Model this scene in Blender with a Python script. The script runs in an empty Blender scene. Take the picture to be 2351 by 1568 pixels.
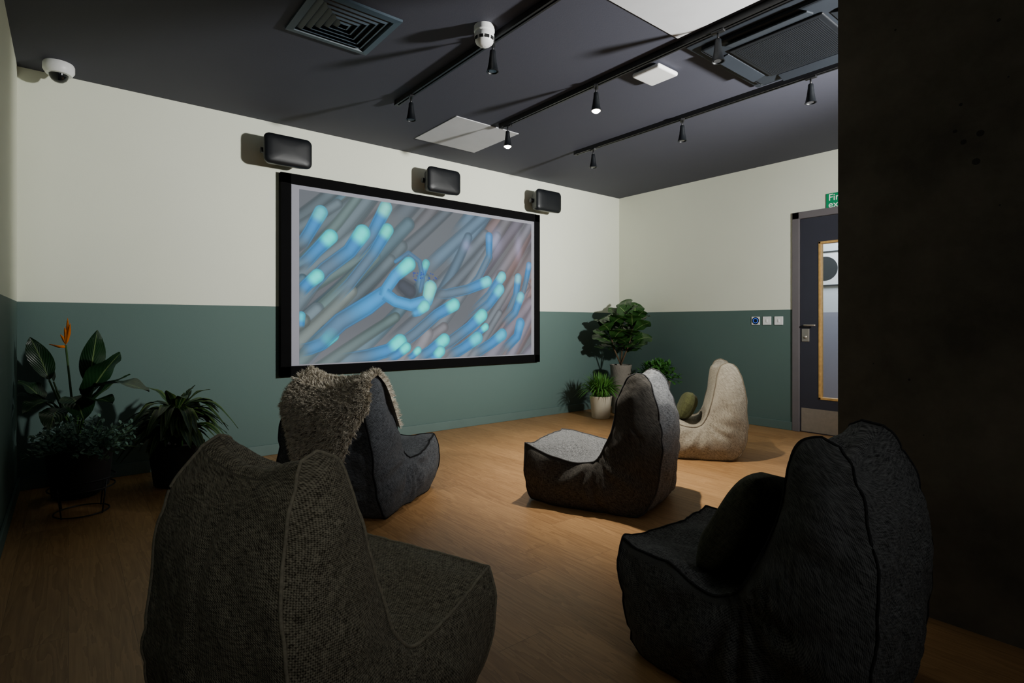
import bpy, bmesh, math, random
import numpy as np
from mathutils import Vector, Matrix, Euler, noise

random.seed(7)
COL = bpy.context.scene.collection
H_CAM = 1.06; CEIL = 2.69; WY = 4.666; XR = 5.583; XL = -0.25; BORD = 1.2

def lin(c):
    return tuple(((v/255)/12.92 if v/255 <= 0.04045 else ((v/255+0.055)/1.055)**2.4) for v in c)

# ------------------------------------------------------------------ materials
def new_mat(name):
    m = bpy.data.materials.new(name); m.use_nodes = True
    nt = m.node_tree; b = nt.nodes["Principled BSDF"]
    return m, nt, b

def mat(name, col, rough=0.6, metal=0.0, var=0.12, nscale=8.0, bump=0.0, bscale=60.0, spec=0.5, emit=None, estr=0.0):
    m, nt, b = new_mat(name)
    c = lin(col)
    n = nt.nodes.new("ShaderNodeTexNoise"); n.inputs["Scale"].default_value = nscale; n.inputs["Detail"].default_value = 4
    tc = nt.nodes.new("ShaderNodeTexCoord"); nt.links.new(tc.outputs["Object"], n.inputs["Vector"])
    r = nt.nodes.new("ShaderNodeValToRGB")
    r.color_ramp.elements[0].position = 0.3; r.color_ramp.elements[1].position = 0.7
    r.color_ramp.elements[0].color = tuple(x*(1-var) for x in c)+(1,)
    r.color_ramp.elements[1].color = tuple(min(1, x*(1+var)) for x in c)+(1,)
    nt.links.new(n.outputs["Fac"], r.inputs["Fac"]); nt.links.new(r.outputs["Color"], b.inputs["Base Color"])
    b.inputs["Roughness"].default_value = rough; b.inputs["Metallic"].default_value = metal
    b.inputs["Specular IOR Level"].default_value = spec
    if bump > 0:
        n2 = nt.nodes.new("ShaderNodeTexNoise"); n2.inputs["Scale"].default_value = bscale; n2.inputs["Detail"].default_value = 3
        nt.links.new(tc.outputs["Object"], n2.inputs["Vector"])
        bp = nt.nodes.new("ShaderNodeBump"); bp.inputs["Strength"].default_value = bump; bp.inputs["Distance"].default_value = 0.01
        nt.links.new(n2.outputs["Fac"], bp.inputs["Height"]); nt.links.new(bp.outputs["Normal"], b.inputs["Normal"])
    if emit:
        b.inputs["Emission Color"].default_value = lin(emit)+(1,); b.inputs["Emission Strength"].default_value = estr
    return m

def M(nt, op, a, b=None, c=None):
    n = nt.nodes.new("ShaderNodeMath"); n.operation = op
    for i, v in enumerate((a, b, c)):
        if v is None: continue
        if isinstance(v, (int, float)): n.inputs[i].default_value = v
        else: nt.links.new(v, n.inputs[i])
    return n.outputs[0]

def mixc(nt, fac, a, b, mode='MIX'):
    n = nt.nodes.new("ShaderNodeMix"); n.data_type = 'RGBA'; n.blend_type = mode
    if isinstance(fac, (int, float)): n.inputs[0].default_value = fac
    else: nt.links.new(fac, n.inputs[0])
    for idx, v in ((6, a), (7, b)):
        if isinstance(v, tuple): n.inputs[idx].default_value = v if len(v) == 4 else v+(1,)
        else: nt.links.new(v, n.inputs[idx])
    return n.outputs[2]

def wall_paint(name, top, low, border=BORD):
    m, nt, b = new_mat(name)
    g = nt.nodes.new("ShaderNodeNewGeometry"); s = nt.nodes.new("ShaderNodeSeparateXYZ")
    nt.links.new(g.outputs["Position"], s.inputs[0])
    f = M(nt, 'GREATER_THAN', s.outputs[2], border)
    n = nt.nodes.new("ShaderNodeTexNoise"); n.inputs["Scale"].default_value = 1.5; n.inputs["Detail"].default_value = 5
    nt.links.new(g.outputs["Position"], n.inputs["Vector"])
    c = mixc(nt, f, lin(low), lin(top))
    k = M(nt, 'MULTIPLY_ADD', n.outputs["Fac"], 0.10, 0.95)
    cc = nt.nodes.new("ShaderNodeVectorMath"); cc.operation = 'SCALE'
    nt.links.new(c, cc.inputs[0]); nt.links.new(k, cc.inputs["Scale"])
    nt.links.new(cc.outputs[0], b.inputs["Base Color"])
    b.inputs["Roughness"].default_value = 0.7; b.inputs["Specular IOR Level"].default_value = 0.3
    n2 = nt.nodes.new("ShaderNodeTexNoise"); n2.inputs["Scale"].default_value = 160
    nt.links.new(g.outputs["Position"], n2.inputs["Vector"])
    bp = nt.nodes.new("ShaderNodeBump"); bp.inputs["Strength"].default_value = 0.06; bp.inputs["Distance"].default_value = 0.004
    nt.links.new(n2.outputs["Fac"], bp.inputs["Height"]); nt.links.new(bp.outputs["Normal"], b.inputs["Normal"])
    return m

def wood_floor():
    m, nt, b = new_mat("oak_planks")
    g = nt.nodes.new("ShaderNodeNewGeometry"); s = nt.nodes.new("ShaderNodeSeparateXYZ")
    nt.links.new(g.outputs["Position"], s.inputs[0])
    pw = 0.18; pl = 1.3
    px = M(nt, 'DIVIDE', s.outputs[0], pw); ix = M(nt, 'FLOOR', px); fx = M(nt, 'FRACT', px)
    wn = nt.nodes.new("ShaderNodeTexWhiteNoise"); wn.noise_dimensions = '1D'; nt.links.new(ix, wn.inputs["W"])
    py = M(nt, 'ADD', M(nt, 'DIVIDE', s.outputs[1], pl), wn.outputs["Value"])
    iy = M(nt, 'FLOOR', py); fy = M(nt, 'FRACT', py)
    cmb = nt.nodes.new("ShaderNodeCombineXYZ"); nt.links.new(ix, cmb.inputs[0]); nt.links.new(iy, cmb.inputs[1])
    wn2 = nt.nodes.new("ShaderNodeTexWhiteNoise"); wn2.noise_dimensions = '3D'; nt.links.new(cmb.outputs[0], wn2.inputs["Vector"])
    gc = nt.nodes.new("ShaderNodeCombineXYZ")
    nt.links.new(M(nt, 'MULTIPLY', s.outputs[0], 14.0), gc.inputs[0])
    nt.links.new(M(nt, 'MULTIPLY', s.outputs[1], 1.3), gc.inputs[1])
    nt.links.new(M(nt, 'MULTIPLY', wn2.outputs["Value"], 40.0), gc.inputs[2])
    n1 = nt.nodes.new("ShaderNodeTexNoise"); n1.inputs["Scale"].default_value = 1.0; n1.inputs["Detail"].default_value = 6; n1.inputs["Distortion"].default_value = 0.6
    nt.links.new(gc.outputs[0], n1.inputs["Vector"])
    rings = M(nt, 'FRACT', M(nt, 'MULTIPLY', n1.outputs["Fac"], 9.0))
    gc2 = nt.nodes.new("ShaderNodeVectorMath"); gc2.operation = 'MULTIPLY'; gc2.inputs[1].default_value = (9, 3, 1)
    nt.links.new(gc.outputs[0], gc2.inputs[0])
    n3 = nt.nodes.new("ShaderNodeTexNoise"); n3.inputs["Scale"].default_value = 1.0; n3.inputs["Detail"].default_value = 3
    nt.links.new(gc2.outputs[0], n3.inputs["Vector"])
    f = M(nt, 'ADD', M(nt, 'MULTIPLY', rings, 0.28), M(nt, 'ADD', M(nt, 'MULTIPLY', n3.outputs["Fac"], 0.45), M(nt, 'MULTIPLY', wn2.outputs["Value"], 0.25)))
    r = nt.nodes.new("ShaderNodeValToRGB"); nt.links.new(f, r.inputs["Fac"])
    r.color_ramp.elements[0].position = 0.2; r.color_ramp.elements[0].color = lin((184, 142, 94))+(1,)
    r.color_ramp.elements[1].position = 0.8; r.color_ramp.elements[1].color = lin((136, 97, 57))+(1,)
    e1 = M(nt, 'LESS_THAN', fx, 0.008); e2 = M(nt, 'LESS_THAN', fy, 0.0015)
    gap = M(nt, 'MAXIMUM', e1, e2)
    c = mixc(nt, M(nt, 'MULTIPLY', gap, 0.55), r.outputs["Color"], lin((70, 45, 28)))
    nt.links.new(c, b.inputs["Base Color"])
    b.inputs["Roughness"].default_value = 0.45; b.inputs["Specular IOR Level"].default_value = 0.35
    bp = nt.nodes.new("ShaderNodeBump"); bp.inputs["Strength"].default_value = 0.15; bp.inputs["Distance"].default_value = 0.003
    nt.links.new(f, bp.inputs["Height"]); nt.links.new(bp.outputs["Normal"], b.inputs["Normal"])
    return m

def fabric(name, light, dark, period=0.007, bump=0.5):
    m, nt, b = new_mat(name)
    uv = nt.nodes.new("ShaderNodeUVMap"); s = nt.nodes.new("ShaderNodeSeparateXYZ"); nt.links.new(uv.outputs[0], s.inputs[0])
    k = 2*math.pi/period
    su = M(nt, 'SINE', M(nt, 'MULTIPLY', s.outputs[0], k)); sv = M(nt, 'SINE', M(nt, 'MULTIPLY', s.outputs[1], k))
    w = M(nt, 'MULTIPLY', su, sv)
    def thr(a, c):
        mp = nt.nodes.new("ShaderNodeVectorMath"); mp.operation = 'MULTIPLY'; mp.inputs[1].default_value = (a, c, 1)
        nt.links.new(uv.outputs[0], mp.inputs[0])
        n = nt.nodes.new("ShaderNodeTexNoise"); n.inputs["Scale"].default_value = 1; n.inputs["Detail"].default_value = 2
        nt.links.new(mp.outputs[0], n.inputs["Vector"]); return n.outputs["Fac"]
    t1 = thr(280, 40); t2 = thr(40, 280)
    t = M(nt, 'ADD', M(nt, 'MULTIPLY', t1, 0.5), M(nt, 'MULTIPLY', t2, 0.5))
    f = M(nt, 'ADD', t, M(nt, 'MULTIPLY', w, 0.12))
    r = nt.nodes.new("ShaderNodeValToRGB"); nt.links.new(f, r.inputs["Fac"])
    r.color_ramp.elements[0].position = 0.36; r.color_ramp.elements[0].color = lin(dark)+(1,)
    r.color_ramp.elements[1].position = 0.66; r.color_ramp.elements[1].color = lin(light)+(1,)
    nt.links.new(r.outputs["Color"], b.inputs["Base Color"])
    b.inputs["Roughness"].default_value = 0.95; b.inputs["Specular IOR Level"].default_value = 0.1
    b.inputs["Sheen Weight"].default_value = 0.05
    tc = nt.nodes.new("ShaderNodeTexCoord")
    n3 = nt.nodes.new("ShaderNodeTexNoise"); n3.inputs["Scale"].default_value = 9; n3.inputs["Detail"].default_value = 3
    nt.links.new(tc.outputs["Object"], n3.inputs["Vector"])
    h = M(nt, 'ADD', M(nt, 'MULTIPLY', w, 0.14), M(nt, 'ADD', M(nt, 'MULTIPLY', t, 0.2), M(nt, 'MULTIPLY', n3.outputs["Fac"], 1.8)))
    bp = nt.nodes.new("ShaderNodeBump"); bp.inputs["Strength"].default_value = bump; bp.inputs["Distance"].default_value = 0.006
    nt.links.new(h, bp.inputs["Height"]); nt.links.new(bp.outputs["Normal"], b.inputs["Normal"])
    return m

def leafmat(name, c1, c2, stripe=None, rough=0.35):
    m, nt, b = new_mat(name)
    uv = nt.nodes.new("ShaderNodeUVMap"); s = nt.nodes.new("ShaderNodeSeparateXYZ"); nt.links.new(uv.outputs[0], s.inputs[0])
    g = nt.nodes.new("ShaderNodeTexCoord")
    n = nt.nodes.new("ShaderNodeTexNoise"); n.inputs["Scale"].default_value = 9; nt.links.new(g.outputs["Object"], n.inputs["Vector"])
    c = mixc(nt, n.outputs["Fac"], lin(c1), lin(c2))
    dist = M(nt, 'ABSOLUTE', M(nt, 'SUBTRACT', s.outputs[0], 0.5))
    if stripe:
        c = mixc(nt, M(nt, 'GREATER_THAN', dist, 0.3), c, lin(stripe))
    vein = M(nt, 'LESS_THAN', dist, 0.03)
    c = mixc(nt, M(nt, 'MULTIPLY', vein, 0.35), c, lin((150, 180, 110)))
    nt.links.new(c, b.inputs["Base Color"]); b.inputs["Roughness"].default_value = rough
    vs = M(nt, 'SINE', M(nt, 'MULTIPLY', M(nt, 'SUBTRACT', s.outputs[1], dist), 60.0))
    bp = nt.nodes.new("ShaderNodeBump"); bp.inputs["Strength"].default_value = 0.25; bp.inputs["Distance"].default_value = 0.003
    nt.links.new(vs, bp.inputs["Height"]); nt.links.new(bp.outputs["Normal"], b.inputs["Normal"])
    return m

def concrete_dark():
    m, nt, b = new_mat("dark_concrete")
    g = nt.nodes.new("ShaderNodeNewGeometry")
    n = nt.nodes.new("ShaderNodeTexNoise"); n.inputs["Scale"].default_value = 2.2; n.inputs["Detail"].default_value = 9; n.inputs["Roughness"].default_value = 0.65
    nt.links.new(g.outputs["Position"], n.inputs["Vector"])
    r = nt.nodes.new("ShaderNodeValToRGB"); nt.links.new(n.outputs["Fac"], r.inputs["Fac"])
    r.color_ramp.elements[0].position = 0.35; r.color_ramp.elements[0].color = lin((84, 78, 68))+(1,)
    r.color_ramp.elements[1].position = 0.68; r.color_ramp.elements[1].color = lin((124, 115, 101))+(1,)
    nv = nt.nodes.new("ShaderNodeTexNoise"); nv.inputs["Scale"].default_value = 3; nt.links.new(g.outputs["Position"], nv.inputs["Vector"])
    v = nt.nodes.new("ShaderNodeTexVoronoi"); v.inputs["Scale"].default_value = 11; nt.links.new(g.outputs["Position"], v.inputs["Vector"])
    pit = M(nt, 'LESS_THAN', v.outputs["Distance"], M(nt, 'MULTIPLY_ADD', nv.outputs["Fac"], 0.5, -0.2))
    c = mixc(nt, M(nt, 'MULTIPLY', pit, 0.8), r.outputs["Color"], lin((30, 28, 24)))
    nt.links.new(c, b.inputs["Base Color"]); b.inputs["Roughness"].default_value = 0.85
    bp = nt.nodes.new("ShaderNodeBump"); bp.inputs["Strength"].default_value = 0.5; bp.inputs["Distance"].default_value = 0.008
    nt.links.new(M(nt, 'SUBTRACT', n.outputs["Fac"], pit), bp.inputs["Height"]); nt.links.new(bp.outputs["Normal"], b.inputs["Normal"])
    return m

MT = {}
MT['wall'] = wall_paint("two_tone_wall", (225, 228, 211), (84, 106, 101))
MT['corr'] = wall_paint("corridor_wall", (215, 220, 226), (150, 150, 165))
MT['green'] = mat("green_paint", (84, 106, 101), 0.6, var=0.04)
MT['ceil'] = mat("charcoal_ceiling", (60, 61, 73), 0.8, var=0.03, nscale=2, bump=0.05, bscale=150)
MT['floor'] = wood_floor()
MT['conc'] = concrete_dark()
MT['black'] = mat("black_metal", (18, 18, 20), 0.45, var=0.1)
MT['blackgloss'] = mat("black_gloss", (16, 18, 20), 0.12, var=0.1)
MT['blackplastic'] = mat("black_plastic", (12, 15, 19), 0.45, var=0.1, bump=0.05, bscale=300, spec=0.4)
MT['velvet'] = mat("black_velvet", (8, 8, 9), 0.9, var=0.1, spec=0.1)
MT['white'] = mat("white_plastic", (235, 236, 236), 0.4, var=0.03)
MT['panel'] = mat("white_panel", (196, 197, 200), 0.7, var=0.03)
MT['grey'] = mat("grey_frame", (104, 99, 102), 0.5, var=0.05)
MT['vent'] = mat("slate_vent", (54, 68, 79), 0.5, var=0.05)
MT['ventdark'] = mat("vent_dark", (14, 15, 17), 0.9, var=0.1)
MT['ac'] = mat("ac_grey", (34, 39, 46), 0.6, var=0.05, spec=0.3)
MT['acgrille'] = mat("ac_grille", (18, 21, 26), 0.5, var=0.1, spec=0.3)
MT['steel'] = mat("brushed_steel", (180, 174, 165), 0.45, 0.8, var=0.06, nscale=30)
MT['door'] = mat("navy_door", (48, 49, 60), 0.5, var=0.05)
MT['woodbead'] = mat("oak_bead", (196, 154, 90), 0.45, var=0.2, nscale=30)
MT['signgreen'] = mat("sign_green", (0, 125, 80), 0.5, var=0.03, emit=(0, 125, 80), estr=0.2)
MT['signwhite'] = mat("sign_white", (235, 240, 235), 0.5, var=0.02, emit=(235, 240, 235), estr=0.2)
MT['margin'] = mat("glowing_screen_cloth", (124, 124, 132), 0.9, var=0.02, emit=(150, 150, 162), estr=0.36)  # plain cloth margin; part of its brightness is put in as emission
MT['potblack'] = mat("black_pot", (24, 24, 28), 0.5, var=0.15)
MT['potdark'] = mat("charcoal_pot", (32, 34, 36), 0.8, var=0.2, bump=0.3)
MT['potwhite'] = mat("cream_pot", (206, 200, 180), 0.6, var=0.06)
MT['potstone'] = mat("stone_pot", (130, 124, 114), 0.9, var=0.2, bump=0.4)
MT['soil'] = mat("soil", (40, 30, 22), 1.0, var=0.4, nscale=60, bump=0.8)
MT['bark'] = mat("bark", (90, 72, 50), 0.9, var=0.3, nscale=30, bump=0.5)
MT['stalk'] = mat("green_stalk", (54, 86, 42), 0.5, var=0.2)
MT['orange'] = mat("orange_petal", (250, 130, 24), 0.4, var=0.15, nscale=20)
MT['lamp_on'] = mat("lit_lens", (255, 250, 235), 0.5, emit=(255, 244, 224), estr=60)
MT['lamp_off'] = mat("unlit_lens", (70, 70, 72), 0.25, var=0.1)
MT['posterwhite'] = mat("poster_paper", (235, 236, 238), 0.6, var=0.02)
MT['posterdark'] = mat("poster_dark", (30, 34, 40), 0.6, var=0.05)
MT['blue'] = mat("blue_ring", (40, 90, 230), 0.4, emit=(40, 90, 255), estr=1.0)
FAB = {
 'olive': fabric("olive_grey_weave", (164, 158, 138), (62, 58, 49), 0.0075, 0.7),
 'charcoal': fabric("charcoal_weave", (96, 99, 104), (36, 38, 42), 0.005),
 'grey': fabric("grey_weave", (146, 148, 151), (52, 53, 56), 0.005),
 'greyside': fabric("grey_side_weave", (104, 100, 94), (34, 32, 30), 0.005),
 'dark': fabric("dark_weave", (124, 124, 122), (36, 36, 36), 0.006, 0.4),
 'cream': fabric("cream_weave", (188, 180, 163), (98, 90, 77), 0.006, 0.4),
 'green': fabric("olive_cushion", (84, 86, 54), (58, 60, 38), 0.004),
 'blackc': fabric("black_cushion", (88, 88, 70), (54, 54, 43), 0.004),
}
PIPE = {
 'olive': mat("olive_piping", (140, 134, 116), 0.9, var=0.25, nscale=120),
 'black': mat("black_piping", (28, 28, 30), 0.95, spec=0.1),
 'darkp': mat("dark_piping", (50, 50, 50), 0.95, spec=0.1, var=0.3, nscale=100),
 'greyp': mat("grey_piping", (60, 60, 62), 0.9, var=0.2, nscale=100),
 'cream': mat("cream_piping", (104, 94, 78), 0.9),
}

# ------------------------------------------------------------------ mesh helpers
def link(o, parent=None):
    COL.objects.link(o)
    if parent is not None: o.parent = parent
    return o

def mesh(name, verts, faces, m, parent=None, smooth=False, uvs=None, loc=None):
    me = bpy.data.meshes.new(name)
    me.from_pydata([tuple(v) for v in verts], [], faces)
    if m is not None: me.materials.append(m)
    if uvs is not None:
        l = me.uv_layers.new(name="UVMap")
        for lp in me.loops: l.data[lp.index].uv = uvs[lp.vertex_index]
    if smooth:
        for p in me.polygons: p.use_smooth = True
    me.update()
    o = bpy.data.objects.new(name, me); link(o, parent)
    if loc is not None: o.location = loc
    return o

def bmobj(name, bm, m, parent=None, smooth=False):
    bmesh.ops.recalc_face_normals(bm, faces=bm.faces[:])
    me = bpy.data.meshes.new(name); bm.to_mesh(me); bm.free()
    if m is not None: me.materials.append(m)
    if smooth:
        for p in me.polygons: p.use_smooth = True
    o = bpy.data.objects.new(name, me); return link(o, parent)

def addbox(bm, a, b, bevel=0.0, seg=2):
    c = [(x+y)/2 for x, y in zip(a, b)]; s = [abs(y-x) for x, y in zip(a, b)]
    r = bmesh.ops.create_cube(bm, size=1.0)
    vs = r['verts']
    for v in vs: v.co = Vector((v.co.x*s[0]+c[0], v.co.y*s[1]+c[1], v.co.z*s[2]+c[2]))
    if bevel > 0:
        es = list({e for v in vs for e in v.link_edges})
        bmesh.ops.bevel(bm, geom=es, offset=bevel, segments=seg, affect='EDGES', profile=0.5)

def box(name, a, b, m, parent=None, bevel=0.0, seg=2):
    bm = bmesh.new(); addbox(bm, a, b, bevel, seg); return bmobj(name, bm, m, parent)

def lathe(name, prof, m, parent=None, seg=32, smooth=True, center=(0, 0)):
    vs = []; fs = []
    for r, z in prof:
        for i in range(seg):
            a = 2*math.pi*i/seg; vs.append((center[0]+r*math.cos(a), center[1]+r*math.sin(a), z))
    for j in range(len(prof)-1):
        for i in range(seg):
            k = (i+1) % seg
            fs.append((j*seg+i, j*seg+k, (j+1)*seg+k, (j+1)*seg+i))
    fs.append(tuple(reversed(range(seg)))); n = len(prof)-1
    fs.append(tuple(n*seg+i for i in range(seg)))
    o = mesh(name, vs, fs, m, parent)
    for p in o.data.polygons: p.use_smooth = smooth and len(p.vertices) == 4
    bm = bmesh.new(); bm.from_mesh(o.data); bmesh.ops.recalc_face_normals(bm, faces=bm.faces[:])
    for e in bm.edges:
        if len(e.link_faces) == 2 and e.calc_face_angle() > 0.7: e.smooth = False
    bm.to_mesh(o.data); bm.free()
    return o

def tube_data(path, rad, seg=8, vs=None, fs=None):
    if vs is None: vs, fs = [], []
    path = [Vector(p) for p in path]; n = len(path); base = len(vs)
    up = Vector((0.123, 0.31, 0.94)).normalized()
    for i, p in enumerate(path):
        d = (path[min(i+1, n-1)]-path[max(i-1, 0)])
        if d.length < 1e-7: d = Vector((0, 0, 1))
        d.normalize(); a = d.cross(up)
        if a.length < 0.05: a = d.cross(Vector((1, 0, 0)))
        a.normalize(); b = d.cross(a)
        r = rad[i] if isinstance(rad, (list, tuple)) else rad
        for k in range(seg):
            t = 2*math.pi*k/seg; vs.append(p+a*math.cos(t)*r+b*math.sin(t)*r)
    for i in range(n-1):
        for k in range(seg):
            k2 = (k+1) % seg
            fs.append((base+i*seg+k, base+i*seg+k2, base+(i+1)*seg+k2, base+(i+1)*seg+k))
    fs.append(tuple(base+k for k in reversed(range(seg)))); fs.append(tuple(base+(n-1)*seg+k for k in range(seg)))
    return vs, fs

def tube(name, path, rad, m, parent=None, seg=8):
    vs, fs = tube_data(path, rad, seg); return mesh(name, vs, fs, m, parent, smooth=True)

def top(name, label, cat, loc=(0, 0, 0), rotz=0.0, group=None):
    e = bpy.data.objects.new(name, None); e.empty_display_size = 0.1
    e.location = loc; e.rotation_euler = (0, 0, rotz); link(e)
    e["label"] = label; e["category"] = cat
    if group: e["group"] = group
    return e

def tag(o, label, cat, group=None):
    o["label"] = label; o["category"] = cat
    if group: o["group"] = group
    return o

def struct(o, label=None, cat=None):
    o["kind"] = "structure"
    if label: o["label"] = label; o["category"] = cat
    return o

# ------------------------------------------------------------------ room shell
YB = -3.0
struct(box("floor", (XL-0.1, YB, -0.1), (7.5, WY+0.1, 0.0), MT['floor']), "warm oak plank floor", "floor")
struct(box("ceiling", (XL-0.1, YB, CEIL), (7.5, WY+0.1, CEIL+0.1), MT['ceil']), "dark charcoal painted ceiling", "ceiling")
struct(box("wall_back", (XL-0.1, WY, 0), (XR+0.12, WY+0.1, CEIL), MT['wall']), "cream over green painted wall behind the projection screen", "wall")
struct(box("wall_left", (XL-0.1, YB, 0), (XL, WY, CEIL), MT['wall']), "cream over green painted side wall", "wall")
DY0, DY1, DZ = 1.465, 2.462, 2.153
bm = bmesh.new()
addbox(bm, (XR, DY1, 0), (XR+0.12, WY, CEIL)); addbox(bm, (XR, YB, 0), (XR+0.12, DY0, CEIL)); addbox(bm, (XR, DY0, DZ), (XR+0.12, DY1, CEIL))
struct(bmobj("wall_right", bm, MT['wall']), "cream over green painted wall with the exit door", "wall")
struct(box("wall_near", (2.415, -2.2, 0), (2.60, 0.888, CEIL), MT['conc']), "dark pitted concrete pier", "wall")
struct(box("wall_corridor", (7.3, YB, 0), (7.4, WY, CEIL), MT['corr']), "pale corridor wall seen through the door glass", "wall")
struct(box("baseboard_back", (XL, WY-0.014, 0), (XR, WY, 0.085), MT['green'], bevel=0.004), "green painted skirting board", "skirting")
struct(box("baseboard_left", (XL, YB, 0), (XL+0.014, WY-0.014, 0.085), MT['green'], bevel=0.004), "green painted skirting board", "skirting")
struct(box("baseboard_right", (XR-0.014, DY1, 0), (XR, WY-0.014, 0.085), MT['green'], bevel=0.004), "green painted skirting board", "skirting")

# door frame + door
bm = bmesh.new(); fw = 0.067
addbox(bm, (XR-0.02, DY1-fw, 0), (XR+0.13, DY1, DZ), 0.004); addbox(bm, (XR-0.02, DY0, 0), (XR+0.13, DY0+fw, DZ), 0.004)
addbox(bm, (XR-0.02, DY0, DZ-fw), (XR+0.13, DY1, DZ), 0.004)
struct(bmobj("trim_1", bm, MT['grey']), "grey metal door frame", "door frame")
droot = bpy.data.objects.new("door_1", None); droot.location = (XR, 0, 0); link(droot)
struct(droot, "dark navy door with tall glazed panel and oak beading", "door")
gy0, gy1, gz0, gz1 = 1.66, 2.222, 0.334, 1.844
bm = bmesh.new(); dx0, dx1 = 0.0, 0.045; a0, a1 = DY0+fw+0.004, DY1-fw-0.004
addbox(bm, (dx0, a0, 0.006), (dx1, gy0, DZ-fw-0.004)); addbox(bm, (dx0, gy1, 0.006), (dx1, a1, DZ-fw-0.004))
addbox(bm, (dx0, gy0, 0.006), (dx1, gy1, gz0)); addbox(bm, (dx0, gy0, gz1), (dx1, gy1, DZ-fw-0.004))
bmobj("door_leaf", bm, MT['door'], droot)
bm = bmesh.new(); w = 0.022
addbox(bm, (-0.008, gy0, gz0), (0.05, gy0+w, gz1), 0.003); addbox(bm, (-0.008, gy1-w, gz0), (0.05, gy1, gz1), 0.003)
addbox(bm, (-0.008, gy0, gz0), (0.05, gy1, gz0+w), 0.003); addbox(bm, (-0.008, gy0, gz1-w), (0.05, gy1, gz1), 0.003)
bmobj("glazing_bead", bm, MT['woodbead'], droot)
gm, nt, b = new_mat("clear_glass")
for n_ in list(nt.nodes):
    if n_.type == 'BSDF_PRINCIPLED': nt.nodes.remove(n_)
tr = nt.nodes.new("ShaderNodeBsdfTransparent"); gl = nt.nodes.new("ShaderNodeBsdfGlossy"); gl.inputs["Roughness"].default_value = 0.05
tr.inputs[0].default_value = (0.9, 0.93, 0.95, 1)
mx = nt.nodes.new("ShaderNodeMixShader"); mx.inputs[0].default_value = 0.04
nt.links.new(tr.outputs[0], mx.inputs[1]); nt.links.new(gl.outputs[0], mx.inputs[2])
nt.links.new(mx.outputs[0], [n_ for n_ in nt.nodes if n_.type == 'OUTPUT_MATERIAL'][0].inputs[0])
box("glass_pane", (0.018, gy0+w, gz0+w), (0.024, gy1-w, gz1-w), gm, droot)
box("kick_plate", (-0.003, a0+0.01, 0.012), (0.0, a1-0.01, 0.238), MT['steel'], droot)
hnd = bpy.data.objects.new("door_handle", None); link(hnd, droot)
tube("handle_lever", [(-0.0, 2.34, 1.045), (-0.03, 2.34, 1.045), (-0.05, 2.335, 1.045), (-0.052, 2.30, 1.045), (-0.05, 2.24, 1.045), (-0.045, 2.235, 1.045)], 0.009, MT['steel'], hnd, 10)
box("lock_plate", (-0.01, 2.305, 0.885), (0.0, 2.375, 1.01), MT['steel'], hnd, 0.004)
tube("lock_cylinder", [(0, 2.34, 0.93), (-0.02, 2.34, 0.93)], 0.015, MT['steel'], hnd, 16)

# corridor poster
ps = top("framed_poster", "white framed poster with a big dark circle", "poster", (7.3, 2.80, 1.74))
box("poster_paper", (-0.015, -0.33, -0.2), (-0.001, 0.33, 0.2), MT['posterwhite'], ps)
bm = bmesh.new()
for s_ in ((-0.34, -0.33, -0.215, 0.215), (0.33, 0.34, -0.215, 0.215)): addbox(bm, (-0.025, s_[0], s_[2]), (-0.001, s_[1], s_[3]))
for s_ in ((-0.215, -0.2), (0.2, 0.215)): addbox(bm, (-0.025, -0.34, s_[0]), (-0.001, 0.34, s_[1]))
bmobj("poster_frame", bm, MT['posterdark'], ps)
vs = [(-0.0165, 0.03+0.15*math.cos(2*math.pi*i/48), 0.15*math.sin(2*math.pi*i/48)) for i in range(48)]
mesh("poster_circle", vs, [tuple(range(48))], MT['posterdark'], ps)

# fire exit sign
sg = top("fire_exit_sign", "green fire exit sign above the door", "sign", (XR, 2.0, 2.21))
box("sign_plate", (-0.012, -0.30, -0.077), (-0.0, 0.152, 0.077), MT['signgreen'], sg, 0.002)
for i, t in enumerate(("Fire", "exit")):
    cu = bpy.data.curves.new("sign_lettering", 'FONT'); cu.body = t; cu.size = 0.088; cu.extrude = 0.0006
    to = bpy.data.objects.new("tmp_text", cu); COL.objects.link(to)
    bpy.context.view_layer.update()
    me = bpy.data.meshes.new_from_object(to.evaluated_get(bpy.context.evaluated_depsgraph_get()))
    bpy.data.objects.remove(to)
    me.transform(Matrix(((0, 0, -1, 0), (-1, 0, 0, 0), (0, 1, 0, 0), (0, 0, 0, 1))))
    me.materials.clear(); me.materials.append(MT['signwhite'])
    o = bpy.data.objects.new("sign_lettering", me); link(o, sg); o.location = (-0.0128, 0.132, 0.008 - 0.066*i)

# wall switches
for i, (y, k) in enumerate(((2.838, 'b'), (2.719, 's'), (2.599, 's'))):
    r_ = top("exit_button" if k == 'b' else "light_switch", "square touch button with a blue ring on the green wall" if k == 'b' else "white square wall switch on the green wall", "switch", (XR, y, 1.09), group="wall switches by the door")
    box("switch_plate", (-0.01, -0.043, -0.043), (0, 0.043, 0.043), MT['white'], r_, 0.003)
    if k == 'b':
        def ring(nm, r1, m_, x):
            vs = [(x, r1*math.cos(2*math.pi*j/32), r1*math.sin(2*math.pi*j/32)) for j in range(32)]
            mesh(nm, vs, [tuple(range(32))], m_, r_)
        ring("button_surround", 0.038, MT['blackgloss'], -0.0105); ring("button_light", 0.026, MT['blue'], -0.011); ring("button_center", 0.021, MT['blackgloss'], -0.0115)
    else:
        box("switch_rocker", (-0.015, -0.008, -0.014), (-0.009, 0.008, 0.014), MT['white'], r_, 0.002)

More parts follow.
